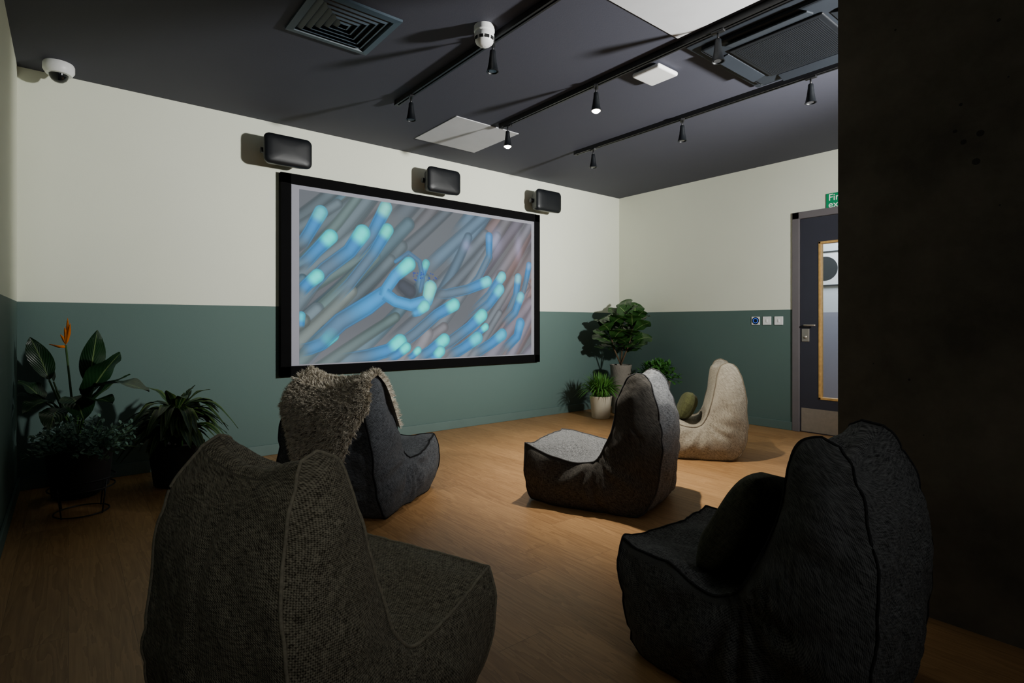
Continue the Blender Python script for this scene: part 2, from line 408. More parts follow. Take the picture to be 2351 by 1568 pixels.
# ------------------------------------------------------------------ projection screen
SX0, SX1, SZ0, SZ1, SF = 1.334, 4.147, 0.627, 2.289, 4.61
scr = top("projection_screen", "black framed projection screen showing blue-tipped sea anemone", "screen", (0, 0, 0))
bm = bmesh.new(); bw = 0.085
addbox(bm, (SX0, SF, SZ0), (SX0+bw, WY-0.001, SZ1), 0.004); addbox(bm, (SX1-bw+0.006, SF, SZ0), (SX1, WY-0.001, SZ1), 0.004)
addbox(bm, (SX0, SF, SZ0), (SX1, WY-0.001, SZ0+bw), 0.004); addbox(bm, (SX0, SF, SZ1-bw), (SX1, WY-0.001, SZ1), 0.004)
bmobj("screen_frame", bm, MT['velvet'], scr)
box("screen_surface", (SX0+bw-0.005, SF+0.012, SZ0+bw-0.005), (SX1-bw+0.011, SF+0.03, SZ1-bw+0.005), MT['margin'], scr)
PW, PH = 840, 480
PX0, PX1, PZ0, PZ1 = 1.485, 4.025, 0.722, 2.172
yy, xx = np.mgrid[0:PH, 0:PW].astype(np.float32)
src = [(686, 432), (1218, 518), (1218, 816), (686, 832)]; dst = [(0, 0), (PW, 0), (PW, PH), (0, PH)]
A = []; B = []
for (x, y), (u, v) in zip(src, dst):
    A.append([x, y, 1, 0, 0, 0, -u*x, -u*y]); B.append(u)
    A.append([0, 0, 0, x, y, 1, -v*x, -v*y]); B.append(v)
hh = np.linalg.solve(np.array(A, float), np.array(B, float))
def pm(x, y):
    w_ = hh[6]*x+hh[7]*y+1
    return ((hh[0]*x+hh[1]*y+hh[2])/w_, (hh[3]*x+hh[4]*y+hh[5])/w_)
def rs(x): return PH/(400-(x-686)/532*102)
U = xx/PW; V = yy/PH
img = np.zeros((PH, PW, 3), np.float32)
img[:] = np.array([92, 96, 102.])
def blob(cx, cy, sx, sy, col, k):
    g = np.exp(-((U-cx)/sx)**2-((V-cy)/sy)**2)[..., None]*k
    img[:] = img*(1-g)+np.array(col, float)*g
def sstep(a, b, x):
    t = np.clip((x-a)/(b-a), 0, 1); return t*t*(3-2*t)
def tent(pts, rads, cbase, ctip, alpha=1.0, fade=0.5, tiplen=0.18, soft=0.07, rim=None, sh=0.3, cmid=None, rimk=0.5, midlen=2.6):
    best = np.full((PH, PW), 1e9, np.float32); par = np.zeros((PH, PW), np.float32)
    L = [0]
    for i in range(len(pts)-1): L.append(L[-1]+math.dist(pts[i], pts[i+1]))
    tot = L[-1]+1e-6
    for i in range(len(pts)-1):
        ax, ay = pts[i]; bx, by = pts[i+1]; dx, dy = bx-ax, by-ay; q = dx*dx+dy*dy+1e-6
        t = np.clip(((xx-ax)*dx+(yy-ay)*dy)/q, 0, 1)
        d = np.hypot(xx-ax-t*dx, yy-ay-t*dy); r = rads[i]+(rads[i+1]-rads[i])*t
        m_ = d/r; k = m_ < best; best[k] = m_[k]; par[k] = ((L[i]+t*(L[i+1]-L[i]))/tot)[k]
    a = (1-sstep(1-soft, 1+soft, best))*alpha*(1-sstep(1-fade, 1.0, par)*0.95)
    cm = np.clip(best, 0, 1)
    col = np.zeros((PH, PW, 3), np.float32)+np.array(cbase, np.float32)
    if cmid is not None:
        mk = (1-sstep(tiplen, min(1.0, tiplen*midlen), par))[..., None]; col = col*(1-mk)+np.array(cmid, float)*mk
    tipk = (1-sstep(tiplen*0.35, tiplen, par))[..., None]
    col = col*(1-tipk)+np.array(ctip, float)*tipk
    shade = ((1-sh)+sh*1.15*(1-cm**2))[..., None]
    col = col*shade
    if rim is not None:
        rk = (np.exp(-((cm-0.9)/0.10)**2)*rimk)[..., None]; col = col*(1-rk)+np.array(rim, float)*rk
    a = a[..., None]; img[:] = img*(1-a)+np.clip(col, 0, 255)*a
def bez(p0, p1, p2, n=7):
    return [((1-t)**2*p0[0]+2*t*(1-t)*p1[0]+t*t*p2[0], (1-t)**2*p0[1]+2*t*(1-t)*p1[1]+t*t*p2[1]) for t in [k/(n-1) for k in range(n)]]
rg = random.Random(12)
N_BG = 85
for i in range(N_BG):
    u0 = rg.uniform(-0.5, 1.0)*PW; v0 = (0.0+1.5*i/N_BG+rg.uniform(-.08, .08))*PH
    uu0 = u0/PW
    an = math.radians(rg.uniform(32, 44)+10*uu0); ln = rg.uniform(320, 560); cv = rg.uniform(-0.12, 0.35)
    p1 = (u0+math.cos(an)*ln*0.5, v0-math.sin(an)*ln*0.5); p2 = (p1[0]+math.cos(an+cv)*ln*0.5, p1[1]-math.sin(an+cv)*ln*0.5)
    uu = min(max(p1[0]/PW, 0), 1)
    r_ = rg.uniform(16, 27)
    if uu > 0.8: c = rg.choice([(124, 110, 114), (132, 114, 112), (114, 112, 126), (108, 110, 120)])
    elif uu < 0.3: c = rg.choice([(92, 112, 112), (106, 116, 114), (92, 106, 114), (84, 112, 126)])
    else: c = rg.choice([(100, 108, 116), (112, 112, 118), (94, 104, 114), (86, 110, 130), (108, 108, 114)])
    k_ = rg.uniform(0.84, 1.08); c = tuple(v*k_ for v in c)
    tent(bez(p2, p1, (u0, v0), 7), [r_*0.8, r_*0.85, r_*.9, r_*.95, r_*1.0, r_*1.1, r_*1.1], c, tuple(min(255, v*1.06) for v in c), alpha=0.95, fade=0.2, tiplen=0.12, soft=0.14, rim=tuple(v*1.12 for v in c), sh=0.42, rimk=0.3)
for cx_, cy_, sx_, sy_ in ((0.80, 0.16, .03, .09), (0.925, 0.2, .018, .10), (0.655, 0.22, .02, .04)):
    blob(cx_, cy_, sx_, sy_, (164, 162, 208), 0.5)
blob(0.93, 0.42, 0.09, 0.3, (176, 126, 108), 0.25); blob(.45, 1.0, .5, .16, (156, 156, 162), .35); blob(.3, .2, .35, .3, (130, 144, 146), .18)
cy = (34, 234, 226); bl = (52, 128, 186); gb_ = (88, 112, 132)
TT = [
 ([(883, 476), (850, 540), (800, 600)], 16, (110, 212, 202)), ([(735, 485), (712, 525), (684, 570)], 16, (80, 192, 202)),
 ([(757, 541), (725, 572), (684, 615)], 17, cy), ([(887, 527), (855, 580), (800, 650), (760, 690)], 15, (66, 218, 204)),
 ([(830, 533), (800, 575), (745, 615), (684, 680)], 19, cy), ([(727, 630), (705, 648), (684, 670)], 16, cy),
 ([(690, 720), (688, 750)], 10, (60, 180, 200)),
 ([(1120, 545), (1120, 590), (1095, 640), (1060, 680)], 10, (76, 140, 196)),
 ([(1150, 637), (1120, 680), (1080, 720)], 12, (90, 218, 220)), ([(1145, 666), (1120, 700), (1070, 740)], 13, (64, 210, 224)),
 ([(1187, 640), (1182, 680), (1160, 730)], 10, (114, 190, 208)), ([(1212, 612), (1205, 650), (1195, 690)], 8, (100, 150, 198)),
 ([(1193, 683), (1180, 720), (1150, 750)], 11, (94, 200, 216)),
 ([(1116, 648), (1070, 666), (1020, 676), (990, 672)], 13, (74, 216, 224)),
 ([(1104, 725), (1075, 752), (1030, 785), (990, 805)], 15, cy), ([(1112, 752), (1095, 765), (1080, 775)], 9, cy),
 ([(1192, 745), (1185, 775), (1150, 810)], 13, (62, 150, 204)), ([(1150, 770), (1125, 790), (1080, 818)], 14, (60, 180, 212)),
 ([(1093, 777), (1060, 800), (1020, 822)], 15, (50, 206, 220)),
 ([(1040, 700), (1000, 722), (950, 765), (900, 800)], 15, cy), ([(1017, 780), (985, 805), (950, 826)], 15, cy), ([(1008, 806), (995, 820), (980, 828)], 13, cy),
 ([(957, 803), (945, 815), (930, 825)], 9, cy), ([(915, 783), (890, 802), (840, 815), (780, 824)], 18, cy), ([(930, 796), (910, 812), (880, 826)], 12, cy),
 ([(760, 765), (738, 785), (710, 795), (684, 800)], 17, cy), ([(975, 605), (966, 630), (955, 660)], 10, (54, 194, 190)),
]
for pts, r, ct in TT:
    P2 = [pm(*p) for p in pts]
    rr = [r*rs(pts[0][0])*(1.0 if k == 0 else 0.86) for k in range(len(pts))]
    ln = sum(math.dist(P2[k], P2[k+1]) for k in range(len(P2)-1))
    tent(P2, rr, gb_, ct, 0.98, 0.35, tiplen=min(0.6, 1.9*rr[0]/max(ln, 1)), rim=(76, 160, 224), sh=0.36, cmid=bl, rimk=0.4, midlen=3.2)
def T2(pts, r, cb, ct, **k):
    k.setdefault('rim', (66, 150, 222)); k.setdefault('rimk', .4)
    tent([pm(*p) for p in pts], [q*rs(pts[0][0]) for q in r], cb, ct, **k)
T2([(905, 600), (935, 580), (960, 600), (968, 640), (960, 675)], [4, 5, 6, 6, 4], (70, 108, 142), (60, 122, 168), fade=0.05, alpha=.8)
T2([(922, 655), (938, 668)], [17, 20], (66, 72, 82), (66, 72, 82), fade=0.0, soft=0.5, rim=(76, 86, 98))
T2([(880, 672), (840, 700), (780, 735), (720, 790), (690, 830)], [18, 21, 20, 19, 18], (84, 118, 146), (56, 140, 198), fade=0.5, tiplen=.5, sh=.36)
T2([(936, 606), (905, 632), (884, 662), (880, 680)], [17, 14, 13, 14], (54, 148, 206), cy, fade=0.02, tiplen=0.42, sh=.36)
T2([(985, 660), (978, 690), (940, 700), (905, 690), (880, 672)], [17, 14, 13, 13, 14], (52, 146, 206), (110, 230, 212), fade=0.02, tiplen=0.3, sh=.36)
T2([(972, 702), (958, 715), (940, 722)], [14, 10, 6], (46, 142, 200), (64, 228, 220), fade=0.3, tiplen=0.6)
for i in range(26):
    p = pm(950+rg.uniform(-4, 50), 636+rg.uniform(-12, 8)); d = np.hypot(xx-p[0], yy-p[1]); a = (np.exp(-(d/1.9)**2)*0.85)[..., None]
    img[:] = img*(1-a)+np.array([20, 50, 165.])*a
s_ = np.clip(img/255.0, 0, 1)**1.05; linimg = np.where(s_ <= 0.04045, s_/12.92, ((s_+0.055)/1.055)**2.4)
me = bpy.data.meshes.new("projected_picture")
gx, gz = np.meshgrid(np.linspace(PX0, PX1, PW), np.linspace(PZ1, PZ0, PH))
vs = np.stack([gx, np.full_like(gx, SF+0.010), gz], -1).reshape(-1, 3)
ii = np.arange(PW*PH).reshape(PH, PW)
fs = np.stack([ii[:-1, :-1], ii[1:, :-1], ii[1:, 1:], ii[:-1, 1:]], -1).reshape(-1, 4)
me.vertices.add(len(vs)); me.vertices.foreach_set("co", vs.ravel())
me.loops.add(fs.size); me.loops.foreach_set("vertex_index", fs.ravel().astype(np.int32))
me.polygons.add(len(fs)); me.polygons.foreach_set("loop_start", np.arange(0, fs.size, 4, dtype=np.int32))
me.update(calc_edges=True)
ca = me.color_attributes.new("Col", 'FLOAT_COLOR', 'POINT')
ca.data.foreach_set("color", np.concatenate([linimg.reshape(-1, 3), np.ones((PW*PH, 1))], 1).ravel().astype(np.float32))
pmx, nt, b = new_mat("projected_light")
at = nt.nodes.new("ShaderNodeAttribute"); at.attribute_name = "Col"
nt.links.new(at.outputs["Color"], b.inputs["Emission Color"]); b.inputs["Emission Strength"].default_value = 1.4
b.inputs["Base Color"].default_value = (0.02, 0.02, 0.02, 1); b.inputs["Roughness"].default_value = 1.0; b.inputs["Specular IOR Level"].default_value = 0
me.materials.append(pmx)
o = bpy.data.objects.new("projected_picture", me); link(o, scr)

# ------------------------------------------------------------------ speakers
for x in (1.345, 2.775, 4.13):
    sp = top("wall_speaker", "black rounded wall speaker mounted above the screen", "speaker", (x, WY, 2.415), group="speakers above the screen")
    N = 40
    def rrect(hw, hh_, r, y, k=N):
        pts = []
        for (cx_, cz_, a0_) in ((hw-r, hh_-r, 0), (-hw+r, hh_-r, 90), (-hw+r, -hh_+r, 180), (hw-r, -hh_+r, 270)):
            for j in range(k//4):
                a = math.radians(a0_+90*j/(k//4-1)); pts.append((cx_+r*math.cos(a), y, cz_+r*math.sin(a)))
        return pts
    secs = [(0.08, 0.06, 0.03, -0.055), (0.12, 0.08, 0.035, -0.07), (0.155, 0.098, 0.04, -0.12), (0.177, 0.112, 0.045, -0.19), (0.183, 0.117, 0.045, -0.215)]
    vs = []; fs = []
    for s__ in secs: vs += rrect(s__[0], s__[1], s__[2], s__[3])
    for j in range(len(secs)-1):
        for i in range(N):
            k = (i+1) % N; fs.append((j*N+i, j*N+k, (j+1)*N+k, (j+1)*N+i))
    fs.append(tuple(range(N)))
    mesh("speaker_cabinet", vs, fs, MT['blackplastic'], sp, smooth=True)
    vs = []; fs = []
    gsec = ((0.183, 0.117, 0.045, -0.215), (0.181, 0.115, 0.044, -0.226), (0.174, 0.108, 0.042, -0.235), (0.155, 0.093, 0.038, -0.243), (0.12, 0.07, 0.03, -0.248), (0.05, 0.03, 0.02, -0.251))
    for s__ in gsec: vs += rrect(*s__)
    for j in range(5):
        for i in range(N):
            k = (i+1) % N; fs.append((j*N+i, j*N+k, (j+1)*N+k, (j+1)*N+i))
    fs.append(tuple(5*N+i for i in range(N)))
    mesh("speaker_grille", vs, fs, MT['blackplastic'], sp, smooth=True)
    bm = bmesh.new(); addbox(bm, (-0.04, -0.012, -0.06), (0.04, -0.0, 0.06), 0.003); addbox(bm, (-0.02, -0.06, -0.02), (0.02, -0.01, 0.02), 0.003)
    bmobj("mounting_bracket", bm, MT['black'], sp)
    tube("bracket_knob", [(-0.18, -0.12, 0), (-0.14, -0.12, 0)], 0.024, MT['black'], sp, 16)

# ------------------------------------------------------------------ ceiling fittings
for x, y1, y0 in ((1.87, 3.63, -1.2), (2.75, 3.52, -1.2), (3.73, 3.63, -1.2)):
    bm = bmesh.new(); addbox(bm, (x-0.018, y0, CEIL-0.035), (x-0.006, y1, CEIL)); addbox(bm, (x+0.006, y0, CEIL-0.035), (x+0.018, y1, CEIL))
    addbox(bm, (x-0.006, y0, CEIL-0.012), (x+0.006, y1, CEIL)); addbox(bm, (x-0.02, y1, CEIL-0.037), (x+0.02, y1+0.02, CEIL))
    tag(bmobj("lighting_track", bm, MT['black']), "long black ceiling lighting track", "lighting track", "ceiling lighting tracks")
lamps = [(1.87, 3.43, 0), (1.87, 2.48, 0), (2.75, 3.447, 1), (2.75, 2.496, 1), (2.75, 1.609, 0), (3.73, 3.42, 0), (3.73, 2.486, 0), (3.73, 1.533, 0)]
for x, y, on in lamps:
    l = top("track_spotlight", "small black conical track spotlight, "+("switched on" if on else "switched off"), "spotlight", (x, y, CEIL-0.035), rotz=random.uniform(-1, 1), group="ceiling track spotlights")
    box("track_adapter", (-0.014, -0.035, -0.012), (0.014, 0.035, 0.0), MT['black'], l, 0.002)
    tube("lamp_stem", [(0, 0, -0.01), (0, 0, -0.055)], 0.006, MT['black'], l)
    lathe("lamp_shade", [(0.012, -0.045), (0.016, -0.05), (0.018, -0.075), (0.024, -0.12), (0.033, -0.165), (0.036, -0.168), (0.030, -0.169), (0.026, -0.158)], MT['blackplastic'], l, 24)
    lathe("lamp_lens", [(0.0255, -0.160), (0.022, -0.1645)] if not on else [(0.028, -0.160), (0.027, -0.172), (0.014, -0.182)], MT['lamp_on' if on else 'lamp_off'], l, 20)

# smoke detector
sd = top("smoke_detector", "white domed smoke detector", "smoke detector", (1.775, 2.43, CEIL))
lathe("detector_base", [(0.056, 0), (0.057, -0.03), (0.052, -0.036)], MT['white'], sd)
lathe("detector_head", [(0.05, -0.036), (0.054, -0.045), (0.054, -0.075), (0.046, -0.092), (0.03, -0.105), (0.008, -0.109)], MT['white'], sd)
bm = bmesh.new()
for i in range(10):
    a = 2*math.pi*i/10; bb = bmesh.new()
    addbox(bb, (0.05, -0.011, -0.082), (0.0555, 0.011, -0.066)); bmesh.ops.rotate(bb, verts=bb.verts[:], cent=(0, 0, 0), matrix=Matrix.Rotation(a, 3, 'Z'))
    tm = bpy.data.meshes.new("t"); bb.to_mesh(tm); bb.free(); bm.from_mesh(tm); bpy.data.meshes.remove(tm)
bmobj("detector_slots", bm, MT['ventdark'], sd)

# security camera
sc = top("security_camera", "white dome security camera on the ceiling corner", "security camera", (-0.045, 4.46, CEIL))
lathe("camera_base", [(0.075, 0), (0.08, -0.01), (0.08, -0.045), (0.066, -0.068), (0.05, -0.07)], MT['white'], sc)
lathe("camera_dome", [(0.05, -0.068), (0.047, -0.085), (0.038, -0.102), (0.022, -0.114), (0.005, -0.118)], MT['blackgloss'], sc)

# flat access panels
tag(box("ceiling_panel", (2.365, 3.607, CEIL-0.006), (3.0, 4.27, CEIL), MT['panel'], bevel=0.002), "flat white square ceiling access panel near the screen wall", "ceiling panel", "ceiling access panels")
tag(box("ceiling_panel", (1.9+0.01, 1.19, CEIL-0.006), (2.70, 1.83, CEIL), MT['panel'], bevel=0.002), "flat white ceiling access panel between the tracks", "ceiling panel", "ceiling access panels")

# access point
ap = top("wireless_access_point", "white square wireless access point on the ceiling", "access point", (2.945, 2.165, CEIL))
bm = bmesh.new(); addbox(bm, (-0.105, -0.105, -0.038), (0.105, 0.105, -0.008), 0.014, 4); bmobj("housing", bm, MT['white'], ap)
box("mounting_plate", (-0.07, -0.07, -0.01), (0.07, 0.07, 0), MT['grey'], ap)

# diffuser vent
vd = top("air_vent", "dark slate square ceiling vent with nested louvres", "vent", (1.16, 2.885, CEIL))
def sqring(bm, h0, z0, h1, z1):
    v = [bm.verts.new((sx*h, sy*h, z)) for h, z in ((h0, z0), (h1, z1)) for sx, sy in ((-1, -1), (1, -1), (1, 1), (-1, 1))]
    for i in range(4): bm.faces.new((v[i], v[(i+1) % 4], v[4+(i+1) % 4], v[4+i]))
bm = bmesh.new(); sqring(bm, 0.235, -0.001, 0.235, -0.014); sqring(bm, 0.235, -0.014, 0.20, -0.018); sqring(bm, 0.20, -0.018, 0.195, -0.001)
bmobj("vent_frame", bm, MT['vent'], vd)
bm = bmesh.new()
for k in range(5):
    h = 0.195-k*0.036
    sqring(bm, h-0.004, -0.002, h-0.028, -0.02); sqring(bm, h-0.028, -0.02, h-0.030, -0.018); sqring(bm, h-0.030, -0.018, h-0.007, -0.001)
bmobj("vent_louvres", bm, MT['vent'], vd)
box("vent_throat", (-0.2, -0.2, -0.0015), (0.2, 0.2, 0.0), MT['ventdark'], vd)

# AC cassette
ac = top("air_conditioner", "dark grey ceiling cassette air conditioner", "air conditioner", (3.23, 1.42, CEIL))
bm = bmesh.new(); addbox(bm, (-0.43, -0.43, -0.022), (0.43, 0.43, -0.0), 0.010, 3); addbox(bm, (-0.37, -0.37, -0.045), (0.37, 0.37, -0.02), 0.02, 4)
bmobj("cassette_body", bm, MT['ac'], ac)
bm = bmesh.new(); addbox(bm, (-0.255, -0.255, -0.056), (0.255, 0.255, -0.04), 0.007, 4)
for i in range(46):
    y = -0.225+i*0.01; addbox(bm, (-0.225, y, -0.0575), (0.225, y+0.005, -0.055))
bmobj("intake_grille", bm, MT['acgrille'], ac)
for i in range(4):
    bm = bmesh.new(); addbox(bm, (-0.22, -0.04, -0.005), (0.22, 0.04, 0.005), 0.004, 3)
    lv = bmobj("air_louver", bm, MT['ac'], ac); a = math.pi/2*i
    lv.location = (0.315*math.sin(a), -0.315*math.cos(a), -0.054); lv.rotation_euler = (math.radians(14), 0, a)

# ------------------------------------------------------------------ bean bag chairs
ST = [
 (.385, .335, .335, .012, .315, .30), (.30, .318, .24, 0, .33, .325), (.17, .29, .11, 0, .335, .335), (.04, .266, -.04, 0, .335, .34),
 (-.045, .275, -.19, 0, .335, .335), (-.10, .335, -.32, .015, .33, .33), (-.136, .43, -.39, .11, .315, .325), (-.16, .525, -.42, .27, .295, .31),
 (-.178, .62, -.418, .44, .272, .288), (-.195, .705, -.40, .59, .25, .262), (-.215, .765, -.365, .705, .228, .238), (-.262, .79, -.315, .775, .212, .215)]
ST = [np.array(s) for s in ST]
LIFT = 0.0; SAG = 0.06
def lerpk(q, keys):
    for (a, va), (b_, vb) in zip(keys, keys[1:]):
        if q <= b_:
            t = (q-a)/(b_-a); t = min(max(t, 0), 1); t = t*t*(3-2*t); return va+(vb-va)*t
    return keys[-1][1]
def station(q):
    i = int(min(max(math.floor(q), 0), len(ST)-2)); t = q-i
    p0 = ST[max(i-1, 0)]; p1 = ST[i]; p2 = ST[i+1]; p3 = ST[min(i+2, len(ST)-1)]
    r = 0.5*((2*p1)+(-p0+p2)*t+(2*p0-5*p1+4*p2-p3)*t*t+(-p0+3*p1-3*p2+p3)*t**3)
    r = np.array(r); r[1] += LIFT*lerpk(q, [(0, .35), (2.5, 1), (5, 1), (7, 0)])
    return r
def face_pt(q, face, s):
    S = station(q); a = np.array(S[0:2]); b_ = np.array(S[2:4]); n = a-b_; n = n/max(np.linalg.norm(n), 1e-6)
    sag = lerpk(q, [(8.5, 0), (11, SAG)])*(1-abs(s)**2.2)
    bend = 1-s*s
    if face == 'I':
        bi = lerpk(q, [(0, -.014), (2, .008), (4, -.01), (5.5, .02), (9, .03), (11, .0)])
        p = a+n*bi*bend; return Vector((S[4]*s, p[0], p[1]-sag))
    bo = lerpk(q, [(4, 0), (6, .05), (9, .04), (11, .0)])
    groove = lerpk(q, [(4.5, 0), (6, 0.012), (10, 0.008), (11, 0)])*math.exp(-(s/0.07)**2)
    p = b_-n*(bo*bend-groove); return Vector((S[5]*s, p[0], p[1]-sag))

NI, NS, SUB = 36, 14, 11
def bean_chair(loc, heading, fab, pipe, seed, label, scale=(1, 1, 1), lift=0.0, sidefab=None, wr=1.0, sag=0.06, prad=0.005, na=1.0):
    global LIFT, SAG
    LIFT = lift; SAG = sag
    root = top("bean_bag_chair", label, "bean bag chair", (loc[0], loc[1], 0), math.radians(heading-90), group="bean bag chairs facing the screen")
    vs = []; uvs = []; fs = []; mi = []
    rng = (len(ST)-1)*SUB+1
    off = Vector((seed*3.7, seed*1.3, seed*5.1)); vlen = 0; prev = None
    for r in range(rng):
        q = r/SUB; S = station(q); ring = []
        for i in range(NI+1): ring.append(face_pt(q, 'I', -1+2*i/NI))
        a = Vector((S[4], S[0], S[1])); b_ = Vector((S[5], S[2], S[3])); T_ = (a-b_).length
        bs = min(0.05, 0.20*T_)
        for j in range(1, NS):
            t = j/NS; p = a.lerp(b_, t); p.x += bs*math.sin(math.pi*t)**0.8; ring.append(p)
        for i in range(NI+1): ring.append(face_pt(q, 'O', 1-2*i/NI))
        a2 = Vector((-S[4], S[0], S[1])); b2 = Vector((-S[5], S[2], S[3]))
        for j in range(1, NS):
            t = j/NS; p = b2.lerp(a2, t); p.x -= bs*math.sin(math.pi*t)**0.8; ring.append(p)
        mid = (Vector((0, S[0], S[1]))+Vector((0, S[2], S[3])))/2
        if prev is not None: vlen += (mid-prev).length
        prev = mid; ul = 0
        for k, p in enumerate(ring):
            if k: ul += (ring[k]-ring[k-1]).length
            vs.append(p); uvs.append((ul, vlen))
    RN = len(ring)
    for r in range(rng-1):
        for k in range(RN):
            k2 = (k+1) % RN; fs.append((r*RN+k, r*RN+k2, (r+1)*RN+k2, (r+1)*RN+k))
            mi.append(1 if (NI <= k < NI+NS or k >= 2*NI+NS) else 0)
    def cap(r, by, bz, flip, m_):
        b0 = r*RN; idx = {}
        for i in range(NI+1):
            idx[(i, 0)] = b0+i; idx[(i, NS)] = b0+NI+NS+(NI-i)
        for j in range(1, NS):
            idx[(NI, j)] = b0+NI+j; idx[(0, j)] = b0+2*NI+NS+(NS-j)
        for i in range(1, NI):
            for j in range(1, NS):
                A_ = vs[idx[(i, 0)]]; B_ = vs[idx[(i, NS)]]; t = j/NS
                p = Vector(A_).lerp(Vector(B_), t); e = math.sin(math.pi*t)*(1-(2*i/NI-1)**4)
                p.y += by*e; p.z += bz*e
                idx[(i, j)] = len(vs); vs.append(p); uvs.append((p.x, p.z))
        for i in range(NI):
            for j in range(NS):
                f = (idx[(i, j)], idx[(i+1, j)], idx[(i+1, j+1)], idx[(i, j+1)])
                fs.append(f if flip else tuple(reversed(f))); mi.append(m_)
    cap(0, 0.06, 0, True, 1); cap(rng-1, 0, 0.012, False, 0)
    out = []
    for v in vs:
        d = (noise.noise_vector(v*4.5+off)*0.022+noise.noise_vector(v*11+off)*0.008)*na
        sx = 1 if v.x > 0 else -1
        ang = math.atan2(v.z-0.30, v.y+0.08); rr = math.hypot(v.z-0.30, v.y+0.08)
        side = max(0, abs(v.x)-0.26)/0.1
        d.x += sx*side*0.013*wr*math.sin(ang*10+seed+4*noise.noise(v*5+off))*math.exp(-((rr-0.16)**2)/0.03)
        ax = Vector((v.x*5, v.y*5, v.z*9))+off
        cr = (1-abs(noise.noise(ax)))**9; cr2 = (1-abs(noise.noise(Vector((v.x*9, v.y*4, v.z*5))-off)))**9
        cc_ = Vector((v.x, v.y+0.1, v.z-0.35)); cc_.normalize()
        d -= cc_*(cr+cr2)*0.009*wr
        if v.y < -0.33: d.y -= 0.005*wr*math.sin(v.z*48+6*noise.noise(v*4+off)+seed)*math.exp(-((abs(v.x)-0.2)/0.12)**2)
        if v.z > 0.2 and v.y > -0.05: d.z += 0.010*wr*math.sin(v.y*20+4*noise.noise(v*4+off)+seed)*(1 if abs(v.x) < .3 else .3)
        k = min(1, v.z/0.06); nv = v+Vector((d.x, d.y, d.z*k)); nv.z = max(0.0, nv.z)
        out.append(Vector((nv.x*scale[0], nv.y*scale[1], nv.z*scale[2])))
    o = mesh("seat_body", out, fs, fab, root, smooth=True, uvs=uvs)
    if sidefab is not None:
        o.data.materials.append(sidefab); o.data.polygons.foreach_set("material_index", mi)
    bm = bmesh.new(); bm.from_mesh(o.data); bmesh.ops.recalc_face_normals(bm, faces=bm.faces[:]); bm.to_mesh(o.data); bm.free()
    tv, tf = [], []
    for sgn in (-1, 1):
        ii_ = (0, 2*NI+NS) if sgn < 0 else (NI, NI+NS)
        pathI = [out[r*RN+ii_[0]] for r in range(rng)]; pathO = [out[r*RN+ii_[1]] for r in range(rng)]
        side_i = range(NI+1, NI+NS) if sgn > 0 else [2*NI+NS+(NS-j) for j in range(1, NS)]
        side_front = [out[k] for k in reversed(list(side_i))]
        path = [pathO[0]]+side_front+pathI+list(reversed(pathO))
        path = [Vector((p.x, p.y, max(p.z, 0.006))) for p in path]
        tube_data(path, prad, 7, tv, tf)
    fr = [out[i]+Vector((0, 0.001, 0.0)) for i in range(NI+1)]
    tube_data(fr, prad*.9, 7, tv, tf)
    mesh("piping", tv, tf, pipe, root, smooth=True)
    return root

c1 = bean_chair((0.575, 1.476), 20, FAB['olive'], PIPE['olive'], 1, "olive-grey woven bean bag lounge chair with tan piping", (0.90, 0.85, 0.975), 0.025, None, 0.5, 0.048, 0.0045, 0.8)
c2 = bean_chair((1.40, 3.17), 35, FAB['charcoal'], PIPE['black'], 2, "charcoal bean bag lounge chair draped with a sheepskin", (.98, .97, .97), 0.0, None, 0.8)
c3 = bean_chair((2.58, 2.30), 115, FAB['grey'], PIPE['greyp'], 3, "grey heathered bean bag lounge chair with darker sides", (1, 1, .99), 0.0, FAB['greyside'], 0.6, 0.05, 0.0045)
c4 = bean_chair((1.71, 0.85), 92, FAB['dark'], PIPE['darkp'], 4, "dark grey bean bag lounge chair beside the concrete pier", (0.87, 0.91, 0.975), 0.03, None, 0.8, 0.09, 0.0038)
c5 = bean_chair((4.04, 2.60), 126, FAB['cream'], PIPE['cream'], 5, "beige bean bag lounge chair near the door", (0.93, .92, .96), 0.0, None, 0.45, 0.05, 0.0045, 0.7)
LIFT = 0.0; SAG = 0.06

# sheepskin
sk = top("sheepskin_throw", "grey-beige fluffy sheepskin draped over the charcoal chair back", "sheepskin", (1.40, 3.17, 0), math.radians(35-90))
NU, NV = 34, 48
sv = []; sf = []
def skin_pt(s, e):
    if e < 0:
        prof = 3.5*math.exp(-((s-0.0)/0.80)**2)+1.1
        q = 11+e*prof; p = face_pt(q, 'O', max(-1, min(1, s)))
        S = station(q); n = Vector((0, S[2]-S[0], S[3]-S[1])).normalized()
    else:
        prof = 4.4 if s > 0.5 else 3.2
        q = 11-e*prof; p = face_pt(q, 'I', max(-1, min(1, s)))
        S = station(q); n = Vector((0, S[0]-S[2], S[1]-S[3])).normalized()
    edge = min(1, (1-abs(e))*6)*min(1, max(0, (1.12-abs(s)))*6)
    p = p+n*(0.012+0.018*edge)
    if abs(s) > 1: p.x += (s-math.copysign(1, s))*0.25; p.z -= 0.02*(abs(s)-1)/0.12
    if abs(e) < 0.2: p.z += 0.018*math.cos(abs(e)/.2*math.pi/2)
    p += noise.noise_vector(p*5)*0.004
    p.z *= 0.97; p.y *= 0.97; p.x *= 0.98
    return p
for i in range(NU+1):
    for j in range(NV+1):
        sv.append(skin_pt(-1.08+2.18*i/NU, -1+2*j/NV))
for i in range(NU):
    for j in range(NV):
        a = i*(NV+1)+j; sf.append((a, a+1, a+NV+2, a+NV+1))
wool = mat("sheep_wool", (206, 197, 180), 0.95, var=0.16, nscale=40)
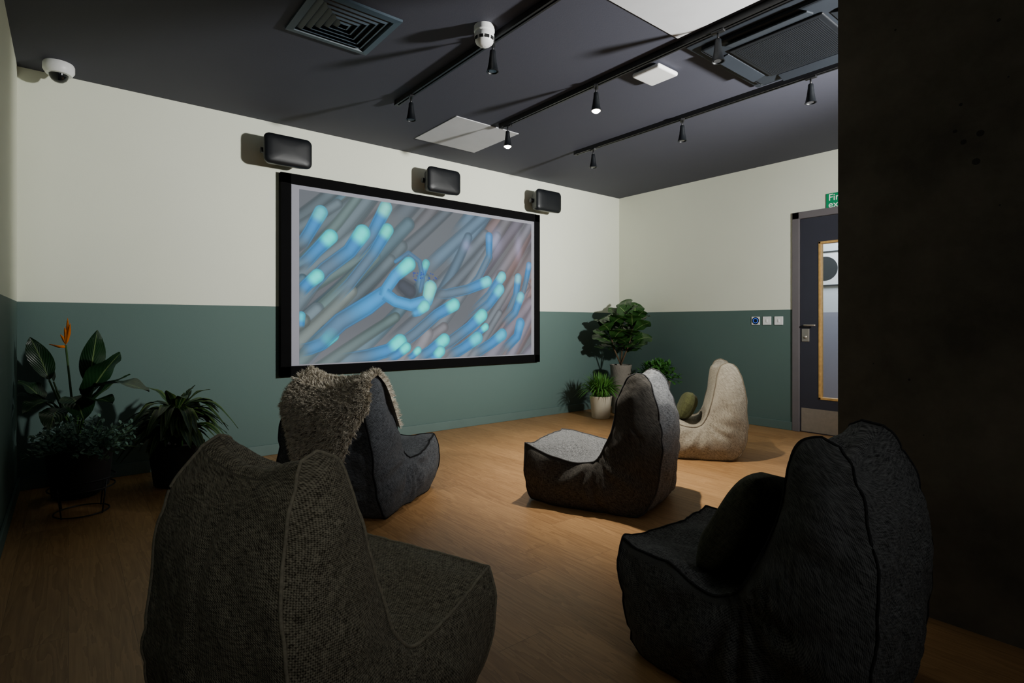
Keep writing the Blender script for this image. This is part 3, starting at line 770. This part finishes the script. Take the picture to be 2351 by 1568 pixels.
hide = mat("sheep_hide", (120, 112, 98), 0.95, var=0.15)
ho = mesh("hide", sv, sf, hide, sk, smooth=True)
bm = bmesh.new(); bm.from_mesh(ho.data); bmesh.ops.recalc_face_normals(bm, faces=bm.faces[:]); bm.to_mesh(ho.data); bm.free()
tv, tf = [], []
rg = random.Random(11); cen = Vector((0, -0.29, 0.45))
for n_ in range(52000):
    s = rg.uniform(-1.08, 1.10); e = rg.uniform(-1, 1)
    i = min(NU-1, int((s+1.08)/2.18*NU)); j = min(NV-1, int((e+1)/2*NV))
    A_ = sv[i*(NV+1)+j]; B_ = sv[(i+1)*(NV+1)+j]; C_ = sv[i*(NV+1)+j+1]
    fu = (s+1.08)/2.18*NU-i; fv = (e+1)/2*NV-j
    p = A_+(B_-A_)*fu+(C_-A_)*fv
    n = (B_-A_).cross(C_-A_)
    if n.length < 1e-9: continue
    n.normalize()
    if n.dot(p-cen) < 0: n = -n
    clump = noise.noise_vector(p*60)*0.85
    L_ = rg.uniform(0.028, 0.042); d1 = (n+Vector((rg.gauss(0, .12), rg.gauss(0, .12), rg.gauss(-.15, .12)))+clump).normalized()
    d2 = (d1+Vector((rg.gauss(0, .3), rg.gauss(0, .3), rg.gauss(-.4, .3)))).normalized()
    w_ = d1.cross(Vector((rg.gauss(0, 1), rg.gauss(0, 1), rg.gauss(0, 1)))).normalized()*0.0013
    b0 = len(tv); m1 = p+d1*L_*0.6; m2 = m1+d2*L_*0.4
    tv += [p-w_, p+w_, m1+w_, m1-w_, m2]
    tf += [(b0, b0+1, b0+2, b0+3), (b0+3, b0+2, b0+4)]
wo = mesh("wool_pile", tv, tf, wool, sk); wo["kind"] = "stuff"

# cushions
def cushion(name, label, loc, rot, w_, h_, t_, m_):
    N = 22; vs = []; uvs = []; fs = []
    for side in (1, -1):
        for i in range(N+1):
            for j in range(N+1):
                u = -1+2*i/N; v = -1+2*j/N
                k = ((1-u**2)*(1-v**2))**0.42
                uu = u*math.sqrt(1-0.22*v*v); vv = v*math.sqrt(1-0.22*u*u)
                x = uu*w_/2; z = vv*h_/2; y = side*(t_/2*k+0.002)
                d = noise.noise_vector(Vector((x, y, z))*9)*0.016
                vs.append(Vector((x, y, z))+d*k); uvs.append((x, z))
    n1 = (N+1)**2
    for i in range(N):
        for j in range(N):
            a = i*(N+1)+j; fs.append((a, a+1, a+N+2, a+N+1)); fs.append((n1+a, n1+a+N+1, n1+a+N+2, n1+a+1))
    bd = [(i, 0) for i in range(N)]+[(N, j) for j in range(N)]+[(N-i, N) for i in range(N)]+[(0, N-j) for j in range(N)]
    ids = [i*(N+1)+j for i, j in bd]
    for k in range(len(ids)):
        a, b_ = ids[k], ids[(k+1) % len(ids)]; fs.append((a, b_, n1+b_, n1+a))
    o = mesh(name, vs, fs, m_, None, True, uvs); o.location = loc; o.rotation_euler = rot
    bm = bmesh.new(); bm.from_mesh(o.data); bmesh.ops.recalc_face_normals(bm, faces=bm.faces[:]); bm.to_mesh(o.data); bm.free()
    tag(o, label, "cushion", "scatter cushions"); return o
cushion("scatter_cushion", "dark olive scatter cushion leaning on the dark chair back", (1.65, 0.86, 0.435), (math.radians(27), math.radians(14), math.radians(4)), 0.37, 0.36, 0.16, FAB['blackc'])
cushion("scatter_cushion", "olive green scatter cushion on the beige chair", (4.00, 2.63, 0.375), (math.radians(26), math.radians(8), math.radians(36)), 0.34, 0.24, 0.14, FAB['green'])

# ------------------------------------------------------------------ plants
class LM:
    def __init__(s): s.v = []; s.f = []; s.uv = []
    def leaf(s, A_, B_, width, arch=0.0, n=8, fold=0.25, shape='lance', side=None, curl=0.0):
        A_ = Vector(A_); B_ = Vector(B_); d = (B_-A_); L = d.length; d.normalize()
        if side is None:
            side = d.cross(Vector((0, 0, 1)))
            if side.length < 0.15: side = d.cross(Vector((0.6, 0.8, 0.1)))
        side = Vector(side).normalized(); nrm = side.cross(d).normalized()
        if nrm.z < 0: nrm = -nrm
        b0 = len(s.v)
        for i in range(n+1):
            t = i/n
            if shape == 'lance': w = math.sin(math.pi*min(1, t**0.85))**0.8
            elif shape == 'strap': w = min(1, t*6+0.3)*(1-t**3)
            elif shape == 'obov': w = (max(0, math.sin(math.pi*t**1.35))**0.55) if t < 1 else 0
            else: w = math.sin(math.pi*t)**0.6
            w = max(w, 0.03)*width/2
            c = A_.lerp(B_, t)+Vector((0, 0, 1))*arch*math.sin(math.pi*t)*L+nrm*curl*L*(t*t)
            wav = 0.05*width*math.sin(t*14)
            for k, u in enumerate((-1, -0.5, 0, 0.5, 1)):
                s.v.append(c+side*u*w+nrm*(abs(u)*fold*w+wav*abs(u))); s.uv.append((0.5+u/2, t))
        for i in range(n):
            for k in range(4):
                a = b0+i*5+k; s.f.append((a, a+1, a+6, a+5))
    def make(s, name, m_, parent):
        lx = XL+0.02-parent.location.x; ly = WY-0.02-parent.location.y; hx = XR-0.02-parent.location.x
        for v in s.v: v.x = min(max(v.x, lx), hx); v.y = min(v.y, ly)
        return mesh(name, s.v, s.f, m_, parent, True, s.uv)

def pot(root, r0, r1, h, m_, z0=0.0, rim=0.012):
    lathe("pot", [(r0*0.9, z0), (r0, z0+0.01), (r1, z0+h-0.02), (r1+0.004, z0+h-0.012), (r1+0.004, z0+h), (r1-rim, z0+h), (r1-rim-0.004, z0+h-0.04)], m_, root, 40)
    lathe("soil", [(r1-rim-0.004, z0+h-0.05), (r1-rim-0.003, z0+h-0.025)], MT['soil'], root, 24)

Rt = Vector((0.7767, -0.6299, 0)); Fw = Vector((0.6299, 0.7767, 0))
def off3(r, f, z): v = Rt*r+Fw*f; return Vector((v.x, v.y, z))

# bird of paradise
bp_ = top("bird_of_paradise_plant", "bird of paradise plant with orange flower in a charcoal pot", "plant", (0.04, 4.32, 0))
pot(bp_, 0.12, 0.16, 0.36, MT['potdark'])
lm = LM(); pv, pf = [], []
spec = [((-.14, .0, .70), (-.28, -.04, .93), .13, .06), ((-.10, -.08, .72), (-.18, -.12, .98), .12, .05), ((.06, .02, .68), (.13, .0, 1.02), .13, .0),
        ((.10, -.05, .60), (.33, -.08, .885), .20, .05), ((.20, -.12, .68), (.57, -.18, .66), .17, .10), ((.05, -.10, .62), (.22, -.22, .50), .17, .1),
        ((-.10, -.12, .60), (-.24, -.14, .72), .15, .1), ((-.04, -.14, .60), (-.06, -.30, .55), .15, .12), ((.12, -.12, .56), (.40, -.24, .60), .16, .12),
        ((-.12, -.02, .56), (-.22, -.24, .64), .14, .1), ((.02, -.15, .56), (.12, -.34, .46), .14, .12), ((.08, .0, .56), (.30, .05, .74), .16, .08)]
for A_, B_, w_, ar in spec:
    A3 = off3(*A_); B3 = off3(*B_)
    sd_ = (Rt*0.8+Fw*0.6) if A_[2] > 0.66 and B_[2] > 0.95 else None
    lm.leaf(A3, B3, w_, ar, 12, 0.22, 'lance', side=sd_)
    st0 = Vector((random.uniform(-.03, .03), random.uniform(-.03, .03), 0.32))
    tube_data([st0, st0.lerp(A3, 0.5)+Vector((0, 0, 0.05)), A3], [0.009, 0.007, 0.005], 6, pv, pf)
lm.make("foliage", leafmat("strelitzia_leaf", (16, 40, 22), (30, 64, 32)), bp_)
F0 = off3(-.025, -.05, .93)
tube_data([(0, 0, .33), off3(-.01, -.03, .65), F0], [0.009, 0.007, 0.006], 6, pv, pf)
mesh("stalks", pv, pf, MT['stalk'], bp_, True)
fl = LM()
for dx, dz, l_ in ((.02, .15, .16), (.035, .12, .14), (.0, .10, .12), (-.025, .06, .1)):
    fl.leaf(F0, F0+off3(dx*1.0, -.01, dz*1.1), 0.024, 0.02, 6, 0.5, 'lance', side=Rt)
fl.make("flower_petals", MT['orange'], bp_)
tube("flower_spathe", [F0-Vector((0, 0, 0.01)), F0+off3(-.04, 0, -0.01), F0+off3(-.10, 0, .005)], [0.009, 0.008, 0.002], MT['orange'], bp_)

# silvery bush in black pot on wire stand
sb = top("silver_foliage_plant", "silvery small-leaved plant in a black pot on a wire stand", "plant", (0.06, 3.90, 0))
pot(sb, 0.125, 0.145, 0.235, MT['potblack'], 0.14)
sv_, sf_ = [], []
for zz, rr in ((0.012, 0.125), (0.15, 0.152), (0.20, 0.155)):
    tube_data([(rr*math.cos(2*math.pi*i/32), rr*math.sin(2*math.pi*i/32), zz) for i in range(33)], 0.004, 6, sv_, sf_)
for i in range(4):
    a = math.pi/4+math.pi/2*i; tube_data([(0.125*math.cos(a), 0.125*math.sin(a), 0.006), (0.153*math.cos(a), 0.153*math.sin(a), 0.20)], 0.004, 6, sv_, sf_)
for a in (0.785, 2.356): tube_data([(0.14*math.cos(a), 0.14*math.sin(a), 0.134), (-0.14*math.cos(a), -0.14*math.sin(a), 0.134)], 0.004, 6, sv_, sf_)
mesh("wire_stand", sv_, sf_, MT['black'], sb, True)
lm = LM(); pv, pf = [], []
rg = random.Random(5)
for i in range(95):
    a = rg.uniform(0, 2*math.pi); el = rg.uniform(0.0, 1.25); L = rg.uniform(0.12, 0.23)
    d = Vector((math.cos(a)*math.cos(el), math.sin(a)*math.cos(el), math.sin(el)))
    s0 = Vector((d.x*0.08, d.y*0.08, 0.35)); e0 = s0+d*L-Vector((0, 0, 0.03*math.cos(el)))
    tube_data([s0, s0.lerp(e0, .5)+Vector((0, 0, .015)), e0], 0.0016, 4, pv, pf)
    for k in range(13):
        p = s0.lerp(e0, 0.2+0.8*k/12)+Vector((0, 0, .012)); dd = (Vector((rg.gauss(0, 1), rg.gauss(0, 1), rg.gauss(.2, .8))).normalized()+d*0.5).normalized()
        lm.leaf(p, p+dd*0.028, 0.019, 0, 3, 0.2, 'oval')
lm.make("foliage", leafmat("silver_leaf", (64, 96, 84), (104, 138, 122), rough=0.6), sb); mesh("stems", pv, pf, MT['stalk'], sb, True)

# strap leaved plant
dp = top("variegated_strap_plant", "bushy variegated strap-leaved plant in a dark pot", "plant", (0.56, 4.22, 0))
pot(dp, 0.13, 0.16, 0.27, MT['potdark'])
lm = LM(); rg = random.Random(9)
for i in range(150):
    a = rg.uniform(0, 2*math.pi); el = rg.uniform(-0.1, 1.35); L = rg.uniform(0.20, 0.34)
    h0 = 0.27+rg.uniform(0, 0.24); s0 = Vector((0.03*math.cos(a), 0.03*math.sin(a), h0))
    e0 = s0+Vector((math.cos(a)*math.cos(el)*L, math.sin(a)*math.cos(el)*L, math.sin(el)*L*0.65-0.13*math.cos(el)))
    lm.leaf(s0, e0, rg.uniform(0.05, 0.075), 0.28*math.cos(el)+0.03, 9, 0.3, 'lance')
lm.make("foliage", leafmat("variegated_leaf", (22, 44, 17), (34, 62, 26), stripe=(70, 90, 43)), dp)
pv, pf = [], []
for i in range(5):
    a = i*1.26; tube_data([(0.03*math.cos(a), 0.03*math.sin(a), 0.24), (0.02*math.cos(a), 0.02*math.sin(a), 0.5)], 0.008, 6, pv, pf)
mesh("stems", pv, pf, MT['stalk'], dp, True)

# fiddle leaf fig
ff = top("fiddle_leaf_fig", "fiddle leaf fig with broad glossy leaves in a tall stone pot", "plant", (5.08, 4.22, 0))
pot(ff, 0.10, 0.125, 0.575, MT['potstone'])
pv, pf = [], []; lm = LM(); rg = random.Random(21)
trunks = [((0, 0, .54), (.02, -.01, .85), (.03, .0, 1.15)), ((.02, 0, .54), off3(-.10, -.02, .8), off3(-.14, -.05, 1.05)), ((-.02, 0, .54), off3(.09, -.04, .82), off3(.15, -.06, 1.1))]
for t in trunks:
    t = [Vector(p) for p in t]; tube_data(t, [0.011, 0.009, 0.005], 7, pv, pf)
    for k in range(17):
        u = 0.3+0.7*k/16; p = t[0].lerp(t[1], u*2) if u < .5 else t[1].lerp(t[2], u*2-1)
        a = k*2.4+rg.uniform(-.3, .3); el = 0.0+0.8*u+rg.uniform(-.25, .25); L = rg.uniform(0.18, 0.25)
        d = Vector((math.cos(a)*math.cos(el), math.sin(a)*math.cos(el), math.sin(el)))
        q_ = p+d*0.03; e_ = q_+d*L
        sd_ = d.cross(Vector((rg.uniform(-.5, .5), rg.uniform(-.5, .5), 1)))
        lm.leaf(q_, e_, L*0.95, 0.05, 10, 0.12, 'obov', side=sd_, curl=-0.12)
lm.make("foliage", leafmat("fiddle_leaf", (24, 54, 23), (52, 88, 38), rough=0.28), ff); mesh("trunks", pv, pf, MT['bark'], ff, True)

# spider-like plant in cream pot
gp = top("grassy_plant", "bright arching grassy plant in a cream pot", "plant", (4.65, 4.15, 0))
pot(gp, 0.10, 0.122, 0.25, MT['potwhite'])
lm = LM(); rg = random.Random(31)
for i in range(280):
    a = rg.uniform(0, 2*math.pi); el = rg.uniform(0.1, 1.45); L = rg.uniform(0.22, 0.33)
    s0 = Vector((0.06*math.cos(a)*rg.random(), 0.06*math.sin(a)*rg.random(), 0.22))
    e0 = s0+Vector((math.cos(a)*math.cos(el)*L, math.sin(a)*math.cos(el)*L, math.sin(el)*L-0.03*math.cos(el)))
    lm.leaf(s0, e0, 0.018, 0.34*math.cos(el), 7, 0.3, 'strap')
lm.make("foliage", leafmat("grass_leaf", (50, 100, 32), (84, 138, 48), rough=0.5), gp)

# leafy green bush
gb = top("leafy_bush_plant", "dense bright green leafy plant in a stone pot", "plant", (5.22, 3.80, 0))
pot(gb, 0.11, 0.14, 0.42, MT['potstone'])
lm = LM(); rg = random.Random(41)
for i in range(480):
    a = rg.uniform(0, 2*math.pi); el = rg.uniform(-0.2, 1.5); R_ = rg.uniform(0.08, 0.23)
    d = Vector((math.cos(a)*math.cos(el)*1.05, math.sin(a)*math.cos(el)*1.05, math.sin(el)*0.85))
    p = Vector((0, 0, 0.44))+d*R_; dd = (d+Vector((rg.gauss(0, .5), rg.gauss(0, .5), rg.gauss(0, .5)))).normalized()
    lm.leaf(p, p+dd*0.06, 0.036, 0.05, 4, 0.2, 'lance')
lm.make("foliage", leafmat("bush_leaf", (40, 90, 33), (68, 126, 50)), gb)
pv, pf = [], []
for i in range(9):
    a = i*0.7; tube_data([(0, 0, 0.37), (0.12*math.cos(a), 0.12*math.sin(a), 0.50)], 0.003, 5, pv, pf)
mesh("stems", pv, pf, MT['stalk'], gb, True)

# ------------------------------------------------------------------ lights
def spot(name, loc, target, power, angle, blend, size, col):
    l = bpy.data.lights.new(name, 'SPOT'); l.energy = power; l.spot_size = math.radians(angle); l.spot_blend = blend; l.shadow_soft_size = size; l.color = col
    o = bpy.data.objects.new(name, l); COL.objects.link(o); o.location = loc
    o.rotation_euler = (Vector(target)-Vector(loc)).to_track_quat('-Z', 'Y').to_euler(); return o
spot("unseen_wall_light", (3.6, -0.35, 1.86), (2.35, 4.6, 2.75), 1250, 90, 1.0, 0.10, (1.0, 1.0, 0.96))
spot("unseen_wall_light", (3.6, -0.25, 1.86), (5.3, 3.7, 1.9), 420, 86, 1.0, 0.10, (1.0, 1.0, 0.96))  # extra unseen lamp, added to brighten the right wall
spot("track_lamp_light", (2.75, 3.447, 2.46), (3.1, 3.0, 0), 80, 95, 1.0, 0.03, (1.0, 0.93, 0.8))
spot("track_lamp_light", (2.75, 2.496, 2.46), (3.1, 2.4, 0), 300, 82, 1.0, 0.03, (1.0, 0.93, 0.8))
def area(name, loc, target, power, size, col):
    l = bpy.data.lights.new(name, 'AREA'); l.energy = power; l.size = size; l.color = col
    o = bpy.data.objects.new(name, l); COL.objects.link(o); o.location = loc
    o.rotation_euler = (Vector(target)-Vector(loc)).to_track_quat('-Z', 'Y').to_euler(); return o
area("room_fill_light", (0.9, -2.2, 2.2), (1.8, 3.5, 1.3), 5, 1.4, (0.92, 0.97, 1.0))
spot("chair_fill_light", (-0.1, -0.9, 2.1), (0.55, 1.35, 0.7), 34, 32, 1.0, 0.25, (1.0, 0.98, 0.92))
spot("chair_fill_light", (1.2, -1.6, 2.3), (1.68, 1.0, 0.5), 26, 26, 1.0, 0.25, (0.96, 0.98, 1.0))
area("corridor_light", (6.6, 2.4, 2.6), (6.6, 2.4, 0), 55, 0.8, (0.92, 0.96, 1.0))

w = bpy.data.worlds.new("World"); bpy.context.scene.world = w; w.use_nodes = True
bg = w.node_tree.nodes["Background"]; bg.inputs[0].default_value = (0.55, 0.62, 0.75, 1); bg.inputs[1].default_value = 0.03

# ------------------------------------------------------------------ camera
cam = bpy.data.cameras.new("camera"); co = bpy.data.objects.new("camera", cam); COL.objects.link(co)
cam.sensor_fit = 'HORIZONTAL'; cam.sensor_width = 36; cam.lens = 1257/2351*36; cam.shift_y = -41/2351
cam.clip_start = 0.05
co.location = (0, 0, H_CAM); co.rotation_euler = (math.radians(90), 0, math.radians(-39.04))
bpy.context.scene.camera = co
